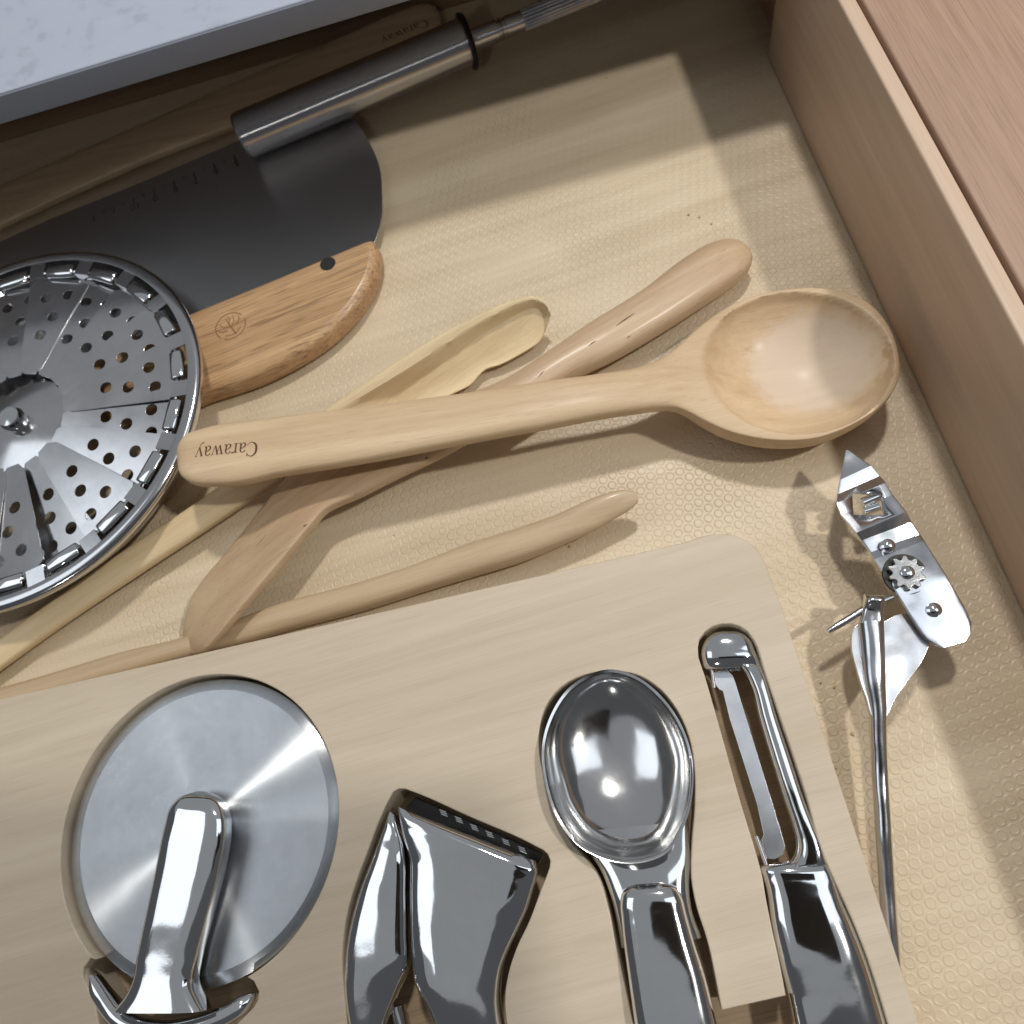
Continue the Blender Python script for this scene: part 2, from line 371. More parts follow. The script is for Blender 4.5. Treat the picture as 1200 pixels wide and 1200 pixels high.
def worn(m, c, rx, ry, ang, col, rim):
    nt = m.node_tree; b = nt.nodes['Principled BSDF']; N = lambda t: nt.nodes.new('ShaderNode' + t); L = nt.links.new
    old = b.inputs['Base Color'].links[0].from_socket
    tc = N('TexCoord'); mp = N('Mapping'); mp.vector_type = 'TEXTURE'; mp.inputs['Location'].default_value = c; mp.inputs['Rotation'].default_value = (0, 0, ang); mp.inputs['Scale'].default_value = (rx, ry, 1e3)
    L(tc.outputs['Object'], mp.inputs[0]); le = N('VectorMath'); le.operation = 'LENGTH'; L(mp.outputs[0], le.inputs[0])
    n = N('TexNoise'); n.inputs['Scale'].default_value = 240; n.inputs['Detail'].default_value = 5; L(tc.outputs['Object'], n.inputs[0])
    ma = N('Math'); ma.operation = 'MULTIPLY_ADD'; L(n.outputs[0], ma.inputs[0]); ma.inputs[1].default_value = .35; L(le.outputs['Value'], ma.inputs[2])
    f1 = ramp(N, [(.80, (.62,) * 3), (1.13, (0,) * 3)]); L(ma.outputs[0], f1.inputs[0])
    x = N('Mix'); x.data_type = 'RGBA'; L(f1.outputs[0], x.inputs[0]); L(old, x.inputs[6]); x.inputs[7].default_value = (*col, 1)
    sx = N('SeparateXYZ'); L(mp.outputs[0], sx.inputs[0])
    g = ramp(N, [(.55, (0,) * 3), (.95, (1,) * 3)]); L(sx.outputs[0], g.inputs[0])
    f2 = ramp(N, [(1.0, (0,) * 3), (1.0, (0,) * 3)]) ; e = f2.color_ramp.elements; e[0].position = .93; e[1].position = .99; e[1].color = (.75, .75, .75, 1); L(ma.outputs[0], f2.inputs[0])
    mu = N('Math'); mu.operation = 'MULTIPLY'; L(g.outputs[0], mu.inputs[0]); L(f2.outputs[0], mu.inputs[1])
    y = N('Mix'); y.data_type = 'RGBA'; L(mu.outputs[0], y.inputs[0]); L(x.outputs[2], y.inputs[6]); y.inputs[7].default_value = (*rim, 1)
    L(y.outputs[2], b.inputs['Base Color'])
def marks(strokes, target, parent, mat, z):
    st = []
    for q in strokes:
        w = q[0]; a = [P(x, y, z) for x, y in q[1:]]
        st.append([(a[0].x, a[0].y, w * .3)] + [((p.x + r.x) / 2, (p.y + r.y) / 2 + .01, w) for p, r in zip(a, a[1:])] + [(a[-1].x, a[-1].y, w * .2)])
    v, f = stroke_mesh(st, 8)
    me = bpy.data.meshes.new('grain_marks'); me.from_pydata(drape([(x * S, y * S) for x, y in v], f, bvh_of(target), .004 * S), [], f)
    return tag(link('grain_marks', me, mat, parent, False), kind='stuff')
M_mark = plain('dark_grain', (.16, .08, .04), .8)
# ------------------------------------------------------------------ wooden utensils
# large spoon
hc, hl = P(936, 425, 2.2), P(826, 427, 2.2); hr = P(1046, 423, 2.2); ht = P(930, 343, 2.2); hb = P(938, 509, 2.2)
ax = (hr - hl) / 2; cx_ = (hl + hr) / 2; ay = (ht - hb).length / 2; ax_len = ax.length; axd = ax.normalized(); ayd = Vector((-axd.y, axd.x, 0))
def bowl_dip(p, u, v, r):
    d = p - cx_; q = (d.dot(axd) / ax_len) ** 2 + ((d - (ht + hb) / 2 + cx_).dot(ayd) / ay) ** 2
    if q < 1: p = p - Vector((0, 0, 1.75 * (1 - q) ** .62 ))
    return p
spoon_rows = [
 (209, 539, 210, 546, 3.7, 3.7, .05, .05), (211, 523, 214, 559, 3.7, 3.7, .28, .30), (221, 511, 228, 568, 3.68, 3.68, .42, .42), (240, 504, 256, 569, 3.66, 3.66, .46, .46),
 (320, 492, 330, 557, 3.5, 3.5, .48, .50), (440, 477, 447, 538, 3.25, 3.25, .48, .50), (517, 467, 524, 523, 3.1, 3.1, .48, .50), (575, 459, 583, 512, 2.98, 2.98, .48, .50),
 (640, 449, 648, 500, 2.8, 2.8, .48, .50), (700, 441, 706, 489, 2.66, 2.66, .46, .50), (750, 432, 753, 482, 2.52, 2.52, .42, .52), (775, 422, 772, 479, 2.44, 2.44, .36, .6),
 (790, 411, 788, 478, 2.38, 2.38, .30, .8), (805, 397, 803, 482, 2.32, 2.32, .24, 1.1), (824, 380, 823, 492, 2.26, 2.26, .18, 1.5), (848, 363, 850, 504, 2.22, 2.22, .15, 1.8), (880, 348, 886, 513, 2.2, 2.2, .12, 2.0),
 (918, 340, 925, 516, 2.2, 2.2, .10, 2.05), (961, 338, 965, 511, 2.2, 2.2, .10, 2.0), (998, 345, 1000, 497, 2.2, 2.2, .12, 1.8), (1024, 361, 1026, 481, 2.2, 2.2, .14, 1.4),
 (1043, 387, 1044, 463, 2.2, 2.2, .14, .8), (1051, 409, 1052, 446, 2.2, 2.2, .1, .4), (1054, 424, 1054, 434, 2.2, 2.2, .04, .1)]
t = thing('wooden_spoon', 'large wooden spoon with deep oval bowl and lettered handle, lying across the other utensils', 'spoon', P(640, 475, 0))
sp = MB().loft(spoon_rows, 170, 110, 3.2, bowl_dip).build('spoon_body', M_spoon, t, angle=60)
M_big = wood('beech_spoon', *BEECH, -4, .55, pore=.08, figure=.66, coat=.06, flecks=.10); sp.data.materials[0] = M_big
q_ = P(952, 424, 1.2); o_ = t.location
worn(M_big, (q_.x * S - o_.x, q_.y * S - o_.y, 0), .0335, .0300, math.atan2(axd.y, axd.x), (.70, .59, .49), (.36, .22, .12))
letter('Caraway', sp, t, M_ink, (304, 519), (233, 527), 3.9)

# pale scoop-shaped utensil under the spoon
def scoop_dip(p, u, v, r):
    k = max(0, min(1, (r[0] - 385) / 60)) * max(0, min(1, (646 - r[0]) / 22))
    e = -.55 - .25 * max(0, min(1, (r[0] - 500) / 110))
    if u > e and u < .96: p = p - Vector((0, 0, k * .85 * (1 - ((u - (e + .96) / 2) / ((.96 - e) / 2)) ** 2) ** .42 * (1 - .35 * u)))
    return p
pale_rows = [(-60, 792, -56, 826, 1.0, .7, .3, .5), (60, 706, 65, 738, 1.0, .7, .3, .5), (150, 643, 157, 676, 1.1, .8, .35, .5), (230, 590, 245, 619, 1.2, .8, .36, .5), (310, 532, 328, 565, 1.35, .8, .36, .5), (370, 488, 392, 527, 1.5, .75, .34, .5), (400, 467, 430, 508, 1.6, .65, .30, .5),
 (458, 428, 492, 484, 1.75, .5, .24, .4), (505, 398, 530, 462, 1.88, .46, .2, .35), (525, 387, 552, 451, 1.9, .45, .2, .35), (545, 377, 566, 435, 1.93, .5, .18, .3), (575, 362, 590, 426, 1.95, .5, .17, .3), (604, 351, 622, 408, 1.95, .6, .14, .28), (627, 347, 635, 397, 1.9, .7, .12, .25), (640, 355, 641, 383, 1.75, .9, .08, .2), (644, 366, 644, 371, 1.5, 1.2, .03, .05)]
t = thing('wooden_scoop', 'pale hollowed wooden scoop lying under the handle of the large spoon', 'scoop', P(400, 490, 0))
MB().loft(pale_rows, 110, 72, 3.0, scoop_dip).build('scoop_body', M_pale, t, angle=50)

# turner
turner_rows = [(221, 764, 229, 767, .8, 1.2, .06, .06, 3), (217, 751, 240, 763, .7, 1.6, .15, .15, 4), (219, 729, 258, 745, .7, 1.9, .2, .2, 6), (226, 706, 277, 723, .7, 2.0, .22, .22, 7), (240, 683, 298, 698, .7, 2.05, .24, .24, 7), (272, 645, 333, 657, .75, 2.0, .25, .25, 7),
 (308, 600, 364, 620, .85, 1.9, .27, .27, 6), (332, 568, 386, 597, .95, 1.8, .30, .30, 5), (352, 545, 418, 583, 1.1, 1.75, .36, .38, 4), (405, 517, 462, 561, 1.25, 1.65, .46, .5, 3.2), (470, 487, 517, 535, 1.4, 1.6, .56, .6, 2.6), (530, 470, 562, 510, 1.45, 1.5, .64, .66, 2.4), (590, 448, 618, 478, 1.4, 1.4, .7, .7, 2.3),
 (648, 411, 674, 442, 1.3, 1.3, .72, .72, 2.3), (692, 381, 720, 420, 1.2, 1.2, .74, .74, 2.3), (750, 345, 779, 386, 1.05, 1.05, .76, .76, 2.3), (800, 307, 829, 354, .95, .95, .78, .78, 2.3), (828, 290, 853, 338, .9, .9, .74, .76, 2.3), (850, 283, 870, 325, .9, .9, .62, .64, 2.2), (866, 284, 879, 314, .9, .9, .44, .45, 2.2), (876, 290, 882, 304, .9, .9, .2, .2, 2.2)]
t = thing('wooden_turner', 'wooden turner with rounded handle and tilted flat blade, crossing beneath the large spoon', 'turner', P(560, 480, 0))
tb = MB().loft(turner_rows, 120, 56, 2.5).build('turner_body', M_turner, t, angle=48)

marks([(.05, (722, 387), (733, 379), (744, 371)), (.04, (735, 398), (739, 395)), (.05, (690, 411), (700, 404)), (.04, (632, 449), (640, 440)), (.09, (418, 584), (421, 582)), (.08, (361, 622), (365, 619)), (.06, (500, 541), (504, 539)), (.03, (300, 640), (312, 626))], tb, t, M_mark, 1.6)

# slim wooden utensil along the tray
rod_rows = [(-60, 823, -56, 848, .7, .7, .36, .45), (60, 790, 66, 813, .7, .7, .36, .45), (150, 763, 156, 788, .75, .75, .4, .5), (215, 748, 221, 770, .75, .75, .42, .5), (278, 727, 286, 754, .8, .8, .45, .5), (320, 711, 328, 741, .8, .8, .48, .55), (419, 684, 428, 714, .85, .85, .5, .6), (500, 658, 510, 688, .9, .9, .55, .6), (545, 640, 556, 674, .95, .95, .6, .65),
 (613, 618, 622, 654, 1.1, 1.0, .6, .65), (658, 601, 667, 635, 1.25, 1.05, .5, .6), (687, 587, 697, 622, 1.4, 1.1, .38, .5), (715, 577, 722, 607, 1.5, 1.2, .26, .36), (735, 574, 739, 597, 1.5, 1.3, .16, .25), (747, 577, 748, 588, 1.5, 1.4, .06, .1)]
t = thing('wooden_stick', 'slim rounded wooden utensil lying along the top edge of the pale fitted tray', 'utensil', P(450, 690, 0))
MB().loft(rod_rows, 90, 48, 2.5).build('stick_body', M_rod, t, angle=55)

# second lettered utensil at the back
back_rows = [(-60, 248, -52, 292, .6, .6, .4, .4), (80, 186, 88, 226, .6, .6, .4, .4), (150, 156, 158, 195, .6, .6, .4, .4), (300, 89, 316, 133, .6, .6, .4, .4), (400, 47, 416, 90, .6, .6, .4, .4), (470, 16, 484, 55, .6, .6, .4, .4), (496, 7, 508, 42, .6, .6, .36, .36), (511, 9, 516, 31, .6, .6, .22, .22), (516, 17, 517, 23, .6, .6, .05, .05)]
t = thing('wooden_utensil', 'wooden utensil with a lettered round handle end, in shadow behind the steel whisk', 'utensil', P(300, 110, 0))
bk = MB().loft(back_rows, 70, 48, 3.2).build('utensil_handle', M_spoon, t, angle=55)
letter('Caraway', bk, t, M_ink, (499, 22), (446, 45), 1.0, off=.008, hscale=.9)

# ------------------------------------------------------------------ bench scraper
zb = .75
blade_px = [(-20, 293), (60, 257), (150, 221), (265, 172), (330, 146), (385, 133), (412, 139), (432, 166), (445, 196), (448, 226), (447, 260), (438, 288), (426, 296), (330, 332), (222, 378), (60, 446), (-20, 480)]
t = thing('bench_scraper', 'dark steel dough scraper with ruler marks and a brown wooden grip', 'dough scraper', P(300, 280, 0))
bl = [P(*q, zb)[:2] for q in cr(blade_px[3:12], 60)]
bl = [P(*q, zb)[:2] for q in blade_px[:3]] + bl + [P(*q, zb)[:2] for q in blade_px[12:]]
blade = slab('blade', [bl], zb - .05, zb + .05, .015, M_blade, t)
grip_px = [(-20, 470), (60, 434), (222, 367), (330, 323), (425, 283), (437, 281), (443, 290), (443, 302), (437, 325), (420, 355), (390, 387), (350, 415), (300, 440), (235, 462), (60, 540), (-20, 580)]
gl = [P(*q, 1.2)[:2] for q in grip_px[:5]] + [P(*q, 1.2)[:2] for q in cr(grip_px[4:14], 60)][1:-1] + [P(*q, 1.2)[:2] for q in grip_px[13:]]
grip = slab('grip', [gl], .02, 1.35, .42, M_acacia, t, res=2)
for a, b in ((384, 309), (40, 455)):
    c = P(a, b, 1.36); MB().lathe([(.001, 1.362), (.40, 1.362), (.41, 1.34), (.41, 1.2)], c[:2], 32).build('rivet', M_black, t)
# ruler
e0, e1 = P(156, 219, zb), P(395, 119, zb); dirx = (P(371, 130, zb) - P(156, 222, zb)).normalized(); nrm = Vector((dirx.y, -dirx.x, 0))
V, Fc = [], []
def bar(c, d, ln, wd):
    nn = Vector((-d.y, d.x, 0)) * wd / 2; b = len(V)
    for q in (c + nn, c - nn, c + d * ln - nn, c + d * ln + nn): V.append(tuple(q * S))
    Fc.append((b, b + 1, b + 2, b + 3))
z1 = zb + .0525
p10, p1 = P(156, 232, z1), P(369, 141, z1)
stp = (p1 - p10) / 9
for i in range(-4, 20):
    c = p10 + stp * (i * .5)
    if i % 2 == 0: bar(c, nrm, .50, .055)
    else: bar(c, nrm, .24, .045)
me = bpy.data.meshes.new('ruler_marks'); me.from_pydata(V, [], Fc); link('ruler_marks', me, M_etch, t, False, fix=False)
def bfont(txt, h):
    cu = bpy.data.curves.new('t', 'FONT'); cu.body = txt; cu.size = h * S; cu.align_x = 'CENTER'; cu.align_y = 'CENTER'; cu.resolution_u = 4
    o = bpy.data.objects.new('t', cu); COL.objects.link(o); dg = bpy.context.evaluated_depsgraph_get()
    me = bpy.data.meshes.new_from_object(o.evaluated_get(dg)); bpy.data.objects.remove(o); return me
for k in range(12):
    txt = str(10 - k) if k < 10 else None
    if not txt: break
    me = bfont(txt, .62); a = math.atan2(dirx.y, dirx.x) + math.pi
    c = p10 + stp * k + nrm * .68; c.z = z1
    me.transform(Matrix.Translation(c * S) @ Matrix.Rotation(a, 4, 'Z')); me.name = 'ruler_number'
    link('ruler_number', me, M_etch, t, False, fix=False)
me = bfont('cm', .42); c = P(396, 150, z1); me.transform(Matrix.Translation(c * S) @ Matrix.Rotation(math.atan2(dirx.y, dirx.x) + math.pi, 4, 'Z')); link('ruler_number', me, M_etch, t, False, fix=False)
# round branded emblem: a ring with a small tree of strokes
ec = P(270, 382, 1.36); st = []
ring = lambda r, a0, a1, w: [(r * math.cos(math.radians(a)), r * math.sin(math.radians(a)), w) for a in np.linspace(a0, a1, 9)]
st += [ring(.62, 10, 200, .05), ring(.62, 215, 350, .045), [(-.02, -.5, .07), (.0, 0, .06), (.03, .45, .04)], [(0, -.1, .05), (.25, .15, .04), (.32, .38, .03)], [(0, -.05, .05), (-.26, .18, .04), (-.3, .4, .03)], [(0, .15, .04), (.15, .32, .04), (.12, .5, .03)], [(-.4, -.25, .05), (-.1, -.42, .04), (.3, -.35, .05)], [(.2, -.1, .06), (.42, .02, .05), (.5, .2, .03)], [(-.2, -.12, .06), (-.45, .05, .05), (-.5, .22, .03)]]
v, f = stroke_mesh(st, 20); ca, sa = math.cos(.5), math.sin(.5)
pts = [((ec.x + 1.25 * (x * ca - y * sa)) * S, (ec.y + 1.25 * (x * sa + y * ca)) * S) for x, y in v]
me = bpy.data.meshes.new('emblem'); me.from_pydata(drape(pts, f, bvh_of(grip), .005 * S), [], f); link('emblem', me, M_emblem, t, False)

# ------------------------------------------------------------------ whisk
t = thing('whisk', 'steel whisk with a thick smooth handle and black collar, lying across the scraper blade', 'whisk', P(420, 100, 0))
za = 2.05
A = P(281, 161, za); B = P(545, 50, za - .05); d = (B - A).normalized()
def along(p0, s, dz=0): return p0 + d * s + Vector((0, 0, dz))
Lh = (B - A).length
hp = [along(A, s) for s in (-.02, .0, .06, .14, .28)] + [along(A, s) for s in np.linspace(.5, Lh, 30)]
MB().tube(hp, [.62, .92, 1.06, 1.13, 1.18] + [1.18] * 30, 56).build('handle', metal('satin_steel', (.60, .60, .62), .25, .03, 1.0, axis=tuple(d)), t, angle=50)
MB().tube([along(B, s) for s in (0.003, .02, .1, .2, .22)], [1.0, 1.36, 1.42, 1.36, .9], 48).build('collar', M_black, t)
MB().tube([along(B, s) for s in (.225, .24, .28, .32, .335)], [.8, 1.30, 1.34, 1.30, .7], 48).build('cap_ring', M_chrome, t)
C0 = along(B, .33); C1 = P(613, 24, za - .1); d2 = (C1 - C0); l2 = d2.length; d2.normalize()
shaft = [(0, .52), (l2 * .50, .52), (l2 * .52, .44), (l2 * .55, .44), (l2 * .57, .54), (l2 * .60, .44), (l2 * .64, .44), (l2 * .66, .50), (l2, .50)]
MB().tube([C0 + d2 * s for s, r in shaft], [r for s, r in shaft], 36).build('shaft', metal('satin_steel_shaft', (.66, .66, .68), .22, .05, 1.0, axis=tuple(d2)), t, angle=30)
C2 = P(760, -36, za - .1); d3 = (C2 - C1).normalized(); l3 = (C2 - C1).length
side = d3.cross(Vector((0, 0, 1))).normalized(); up3 = side.cross(d3).normalized()
for k in range(18):
    a = 2 * math.pi * k / 18; o = side * math.cos(a) + up3 * math.sin(a)
    pts = [C1 + d3 * s + o * (.47 if s < l3 * .8 else .47 + (s - l3 * .8) * .25) for s in np.linspace(-.05, l3 + 6, 14)]
    MB().tube(pts, .085, 8).build('wire', M_tin, t)

# ------------------------------------------------------------------ folding steamer basket
zc = 3.0; Cs = Vector((-24.83, 21.9, 0)); RO = 9.55
t = thing('steamer_basket', 'round folding steel steamer basket with perforated petals, at the left edge', 'steamer basket', (Cs.x, Cs.y, 0))
MB().lathe([(8.95, zc - .10), (8.95, zc - .02), (9.1, zc + .02), (9.35, zc + .02), (9.5, zc - .06), (RO, zc - .2), (9.5, zc - .4), (9.3, zc - .7), (8.9, zc - 1.3), (8.2, zc - 2.1), (7.2, zc - 2.75), (6.6, .02), (5, .02), (5, .06), (6.6, .08), (7.15, .3), (8.1, 1.0), (8.8, 1.75), (9.1, 2.4), (8.95, zc - .10)], (Cs.x, Cs.y), 128).build('rim', metal('rim_steel', (.66, .66, .67), .13, .06), t, angle=60)
NP = 20
hole = lambda cx, cy, r: [(cx + r * math.cos(a), cy + r * math.sin(a)) for a in np.linspace(0, 2 * math.pi, 14, endpoint=False)]
def petal_loops(k):
    hs = [(7.1, -.62), (6.9, .5), (5.8, -.2), (4.7, .15)]
    out = [(8.1, -1.15), (8.1, 1.15), (7.7, 1.62), (5, 1.06), (2.9, .62), (2.5, .3), (2.5, -.3), (2.9, -.55), (5, -.95), (7.7, -1.5)]
    return [out] + [hole(a, b, .29) for a, b in hs]
def spin(a): return Matrix.Translation(Cs) @ Matrix.Rotation(a, 4, 'Z')
root_petal = None
pet0 = slab('petal', petal_loops(0), -.025, .025, .006, M_petal, t, res=1)
pet0.data.transform(Matrix.Translation(world_loc(t)))
tab0 = MB().box(8.15, 9.0, -.40, .40, -.02, .03).box(8.15, 8.2, -.40, .40, -.4, -.021).build('hinge_tab', M_petal, t, False); tab0.data.transform(Matrix.Translation(world_loc(t)))
hg = MB()
hrg = []
for yy, k_ in ((-.76, .3), (-.75, .8), (-.72, .95), (-.68, 1), (.68, 1), (.72, .95), (.75, .8), (.76, .3)):
    hrg.append([Vector((8.36 + .34 * k_ * math.copysign(abs(math.cos(q)) ** .75, math.cos(q)), yy, .17 * k_ * math.copysign(abs(math.sin(q)) ** .8, math.sin(q)))) for q in np.linspace(0, 2 * math.pi, 20, endpoint=False)])
hg.rings(hrg)
hg.tube([(8.30, -1.05, -.02), (8.30, 1.05, -.02)], .09, 8)
hin0 = hg.build('hinge', M_chrome, t); hin0.data.transform(Matrix.Translation(world_loc(t)))
for k in range(NP):
    a = 2 * math.pi * k / NP + .06
    for src, za_, tilt, da in ((pet0, zc - .30, .075, 0), (tab0, zc - .12, 0, math.pi / NP), (hin0, zc - .18, 0, 0)):
        o = src if k == 0 else src.copy()
        if k: COL.objects.link(o)
        o.parent = t; o.matrix_local = Matrix.Translation((0, 0, za_ * S)) @ Matrix.Rotation(a + da, 4, 'Z') @ Matrix.Rotation(tilt + (random.uniform(-.025, .025) if src is pet0 else 0), 4, 'X') @ Matrix.Rotation(.03 + random.uniform(-.03, .03) if src is pet0 else 0, 4, 'Y')
MB().lathe([(.01, zc - .6), (3.2, zc - .6), (3.3, zc - .66), (3.2, zc - .72), (.01, zc - .72)], (Cs.x, Cs.y), 64).build('centre_plate', M_petal, t)
MB().lathe([(.01, zc + .1), (.5, zc + .05), (.6, zc - .2), (.5, zc - .6)], (Cs.x, Cs.y), 32).build('centre_post', M_chrome, t)

# ------------------------------------------------------------------ fitted tray with cut-out pockets
ZT = 2.0
Cw = Vector((-16.438, 2.468, 0)); RP = 5.5
tc_ = [P(880, 640, ZT)]
outer_px = [(-60, 833), (150, 785), (500, 705), (800, 636)]
corner = cr([(800, 636), (835, 626), (860, 627), (882, 638), (897, 660), (905, 682), (914, 705)], 24)
outer = [P(*q, ZT)[:2] for q in outer_px[:3]] + [P(q[0], q[1], ZT)[:2] for q in corner]
e_a, e_b = P(914, 705, ZT), P(1048, 1112, ZT); ed = (e_b - e_a).normalized(); end_ = e_b + ed * 14
outer += [e_b[:2], end_[:2], (-30, end_.y), (-30, P(-60, 833, ZT).y)]
# cutter pocket: circle joined to a neck that widens for the finger guard
a0 = P(289, 1144, ZT) - Cw; ang0 = math.atan2(a0.y, a0.x)
b0 = P(118, 1115, ZT) - Cw; ang1 = math.atan2(b0.y, b0.x)
ang1 -= 2 * math.pi if ang1 > ang0 else 0
arc = [(Cw.x + RP * math.cos(a), Cw.y + RP * math.sin(a)) for a in np.linspace(ang0, ang1 + 2 * math.pi, 90)]
neck_px = [(106, 1123), (98, 1134), (97, 1143), (102, 1157), (110, 1170), (116, 1200), (112, 1240), (118, 1300), (250, 1300), (252, 1235), (266, 1210), (283, 1195), (297, 1181), (302, 1172), (303, 1162), (297, 1150)]
cut_loop = arc + [P(*q, ZT)[:2] for q in neck_px]
press_px = [(457, 935), (463, 926), (472, 924), (481, 927), (550, 957), (628, 992), (640, 999), (645, 1010), (642, 1022), (635, 1040), (620, 1080), (605, 1112), (596, 1140), (592, 1165), (594, 1200), (604, 1240), (618, 1290), (420, 1290), (411, 1240), (405, 1180), (401, 1125), (407, 1070), (417, 1035), (430, 1000), (444, 963)]
press_loop = pl(press_px, ZT, 140)
big_px = ([(741, 1196), (722, 1107), (711, 1056), (700, 1025), (686, 1006), (668, 984), (657, 963), (643, 925), (633, 890), (632, 855), (641, 825), (660, 803), (687, 790), (716, 786), (745, 790), (772, 806), (794, 833), (808, 866), (814, 905), (814, 945), (811, 985), (811, 1035), (818, 1068), (826, 1092), (846, 1184)],
          [(921, 1167), (915, 1135), (903, 1080), (897, 1049), (893, 1025), (889, 1010), (868, 940), (845, 858), (826, 792), (818, 765), (820, 748), (830, 737), (846, 731), (862, 732), (876, 740), (885, 753), (895, 784), (914, 840), (931, 890), (947, 940), (957, 978), (966, 1005), (978, 1032), (1000, 1080), (1015, 1118), (1029, 1160), (1041, 1200), (1063, 1280)])
big_loop = pl(list(cr(big_px[0], 90)) + list(cr(big_px[1], 100)) + [(770, 1290)], ZT)
t = thing('fitted_tray', 'pale maple fitted tray with shaped pockets holding chrome tools', 'organizer tray', (-8, 0, 0))
slab('tray_body', [outer, cut_loop, press_loop, big_loop], .22, ZT, .05, M_tray, t, res=3)
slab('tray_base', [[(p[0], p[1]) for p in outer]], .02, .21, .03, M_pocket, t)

# ------------------------------------------------------------------ pizza cutter
zw = 1.68
t = thing('pizza_cutter', 'steel pizza cutter with a large round wheel, resting in the left pocket of the tray', 'pizza cutter', (Cw.x, Cw.y, .3))
RW = 5.38
wc = P(237, 963, zw)
wc = Vector((Cw.x + .02, Cw.y - .02, 0))
wh = MB().lathe([(.001, zw), (1.0, zw), (4.92, zw), (4.96, zw - .004)], wc[:2], 160).lathe([(.001, zw - .18), (4.96, zw - .18), (4.96, zw - .1)], wc[:2], 160)
wheel = wh.build('wheel', M_wheel, t)
bev = MB().lathe([(4.96, zw - .004), (RW - .03, zw - .075), (RW, zw - .09), (RW - .03, zw - .105), (4.96, zw - .18)], wc[:2], 160).build('cutting_edge', M_bevel, wheel)
# arm
arm_rows = [(231, 927, 241, 927, 2.2, 2.2, .1, .1), (214, 934, 259, 936, 2.3, 2.3, .42, .4), (203, 946, 267, 952, 2.35, 2.35, .52, .5), (197, 966, 269, 972, 2.35, 2.35, .55, .5), (187, 1013, 262, 1018, 2.35, 2.35, .55, .5), (175, 1070, 247, 1077, 2.35, 2.35, .55, .5), (165, 1120, 234, 1128, 2.35, 2.35, .56, .5), (161, 1145, 231, 1150, 2.35, 2.35, .58, .5), (152, 1165, 238, 1168, 2.35, 2.35, .62, .55), (138, 1182, 246, 1182, 2.35, 2.35, .66, .6)]
MB().loft(arm_rows, 70, 60, 3.2).build('arm', M_chrome, t, angle=50)
guard_rows = [(299, 1163, 300, 1169, 1.6, 1.6, .06, .06), (290, 1164, 294, 1181, 1.65, 1.65, .22, .22), (268, 1175, 274, 1198, 1.75, 1.75, .36, .36), (236, 1187, 240, 1214, 1.85, 1.85, .46, .46), (190, 1193, 190, 1226, 1.9, 1.9, .5, .5), (152, 1183, 142, 1208, 1.85, 1.85, .46, .46), (130, 1160, 116, 1180, 1.75, 1.75, .36, .36), (112, 1138, 103, 1152, 1.65, 1.65, .22, .22), (104, 1132, 101, 1137, 1.6, 1.6, .06, .06)]
MB().loft(guard_rows, 60, 40, 2.3).build('finger_guard', M_chrome, t)
MB().loft([(132, 1225, 232, 1225, 1.8, 1.8, .6, .6), (118, 1300, 225, 1300, 1.7, 1.7, .8, .8), (100, 1380, 210, 1380, 1.7, 1.7, .8, .8)], 12, 40, 2.6).build('handle', M_chrome, t)

# ------------------------------------------------------------------ garlic press
t = thing('garlic_press', 'chrome garlic press with curved twin handles, in the middle pocket of the tray', 'garlic press', P(520, 1060, .3))
zg = 1.75
body_rows = [(466, 945, 628, 1009, zg, zg, .26, .6), (467, 950, 630, 1016, zg, zg, .42, .8), (470, 966, 629, 1028, zg, zg, .5, .9), (474, 984, 625, 1042, zg, zg, .52, .9), (480, 1004, 620, 1060, zg, zg, .54, .9), (481, 1045, 609, 1086, zg, zg, .56, .9), (482, 1085, 597, 1112, zg, zg, .6, .9), (484, 1120, 589, 1136, zg, zg, .64, .9), (488, 1150, 586, 1160, zg, zg, .66, .9), (503, 1180, 587, 1184, zg, zg, .66, .85), (513, 1205, 591, 1206, zg, zg, .64, .8), (525, 1240, 600, 1240, zg, zg, .6, .8), (540, 1290, 612, 1290, zg, zg, .6, .8)]
MB().loft(body_rows, 80, 64, 2.9).build('press_body', M_chrome, t, angle=45)
lever_rows = [(457, 950, 464, 956, zg - .05, zg, .12, .4), (455, 958, 468, 970, zg - .06, zg, .26, .6), (450, 972, 473, 985, zg - .08, zg, .32, .7), (440, 1000, 477, 1003, zg - .1, zg, .44, .8), (421, 1050, 478, 1052, zg - .1, zg, .5, .8), (410, 1095, 479, 1095, zg - .1, zg, .52, .8), (406, 1130, 479, 1132, zg - .1, zg, .54, .8), (406, 1160, 466, 1166, zg - .1, zg - .1, .56, .8), (411, 1195, 454, 1200, zg - .1, zg - .1, .54, .8), (420, 1235, 456, 1240, zg - .1, zg - .1, .5, .8), (432, 1290, 466, 1290, zg - .1, zg - .1, .5, .8)]
MB().loft(lever_rows, 70, 56, 2.9).build('lever', M_chrome, t, angle=45)
MB().loft([(458, 1180, 474, 1176, 1.1, 1.1, .3, .3), (463, 1210, 480, 1206, 1.1, 1.1, .3, .3), (470, 1280, 490, 1280, 1.1, 1.1, .3, .3)], 12, 24, 2).build('plunger', M_chrome, t)
gp = [(486, 934), (636, 1000), (630, 1012), (476, 946)]
grate = slab('grate', [[P(*q, .9)[:2] for q in gp]], .75, .9, .02, M_black, t)
for cx, cy in ((520, 953), (538, 961), (556, 970), (574, 978), (593, 987), (612, 996)):
    for j in (-1, 0, 1):
        a, b = P(cx - 4 + j, cy + j * 2.6 - 1.6, .93), P(cx + 4 + j, cy + j * 2.6 + 1.2, .93)
        MB().tube([a, b], .028, 6).build('slat', M_chrome, grate)

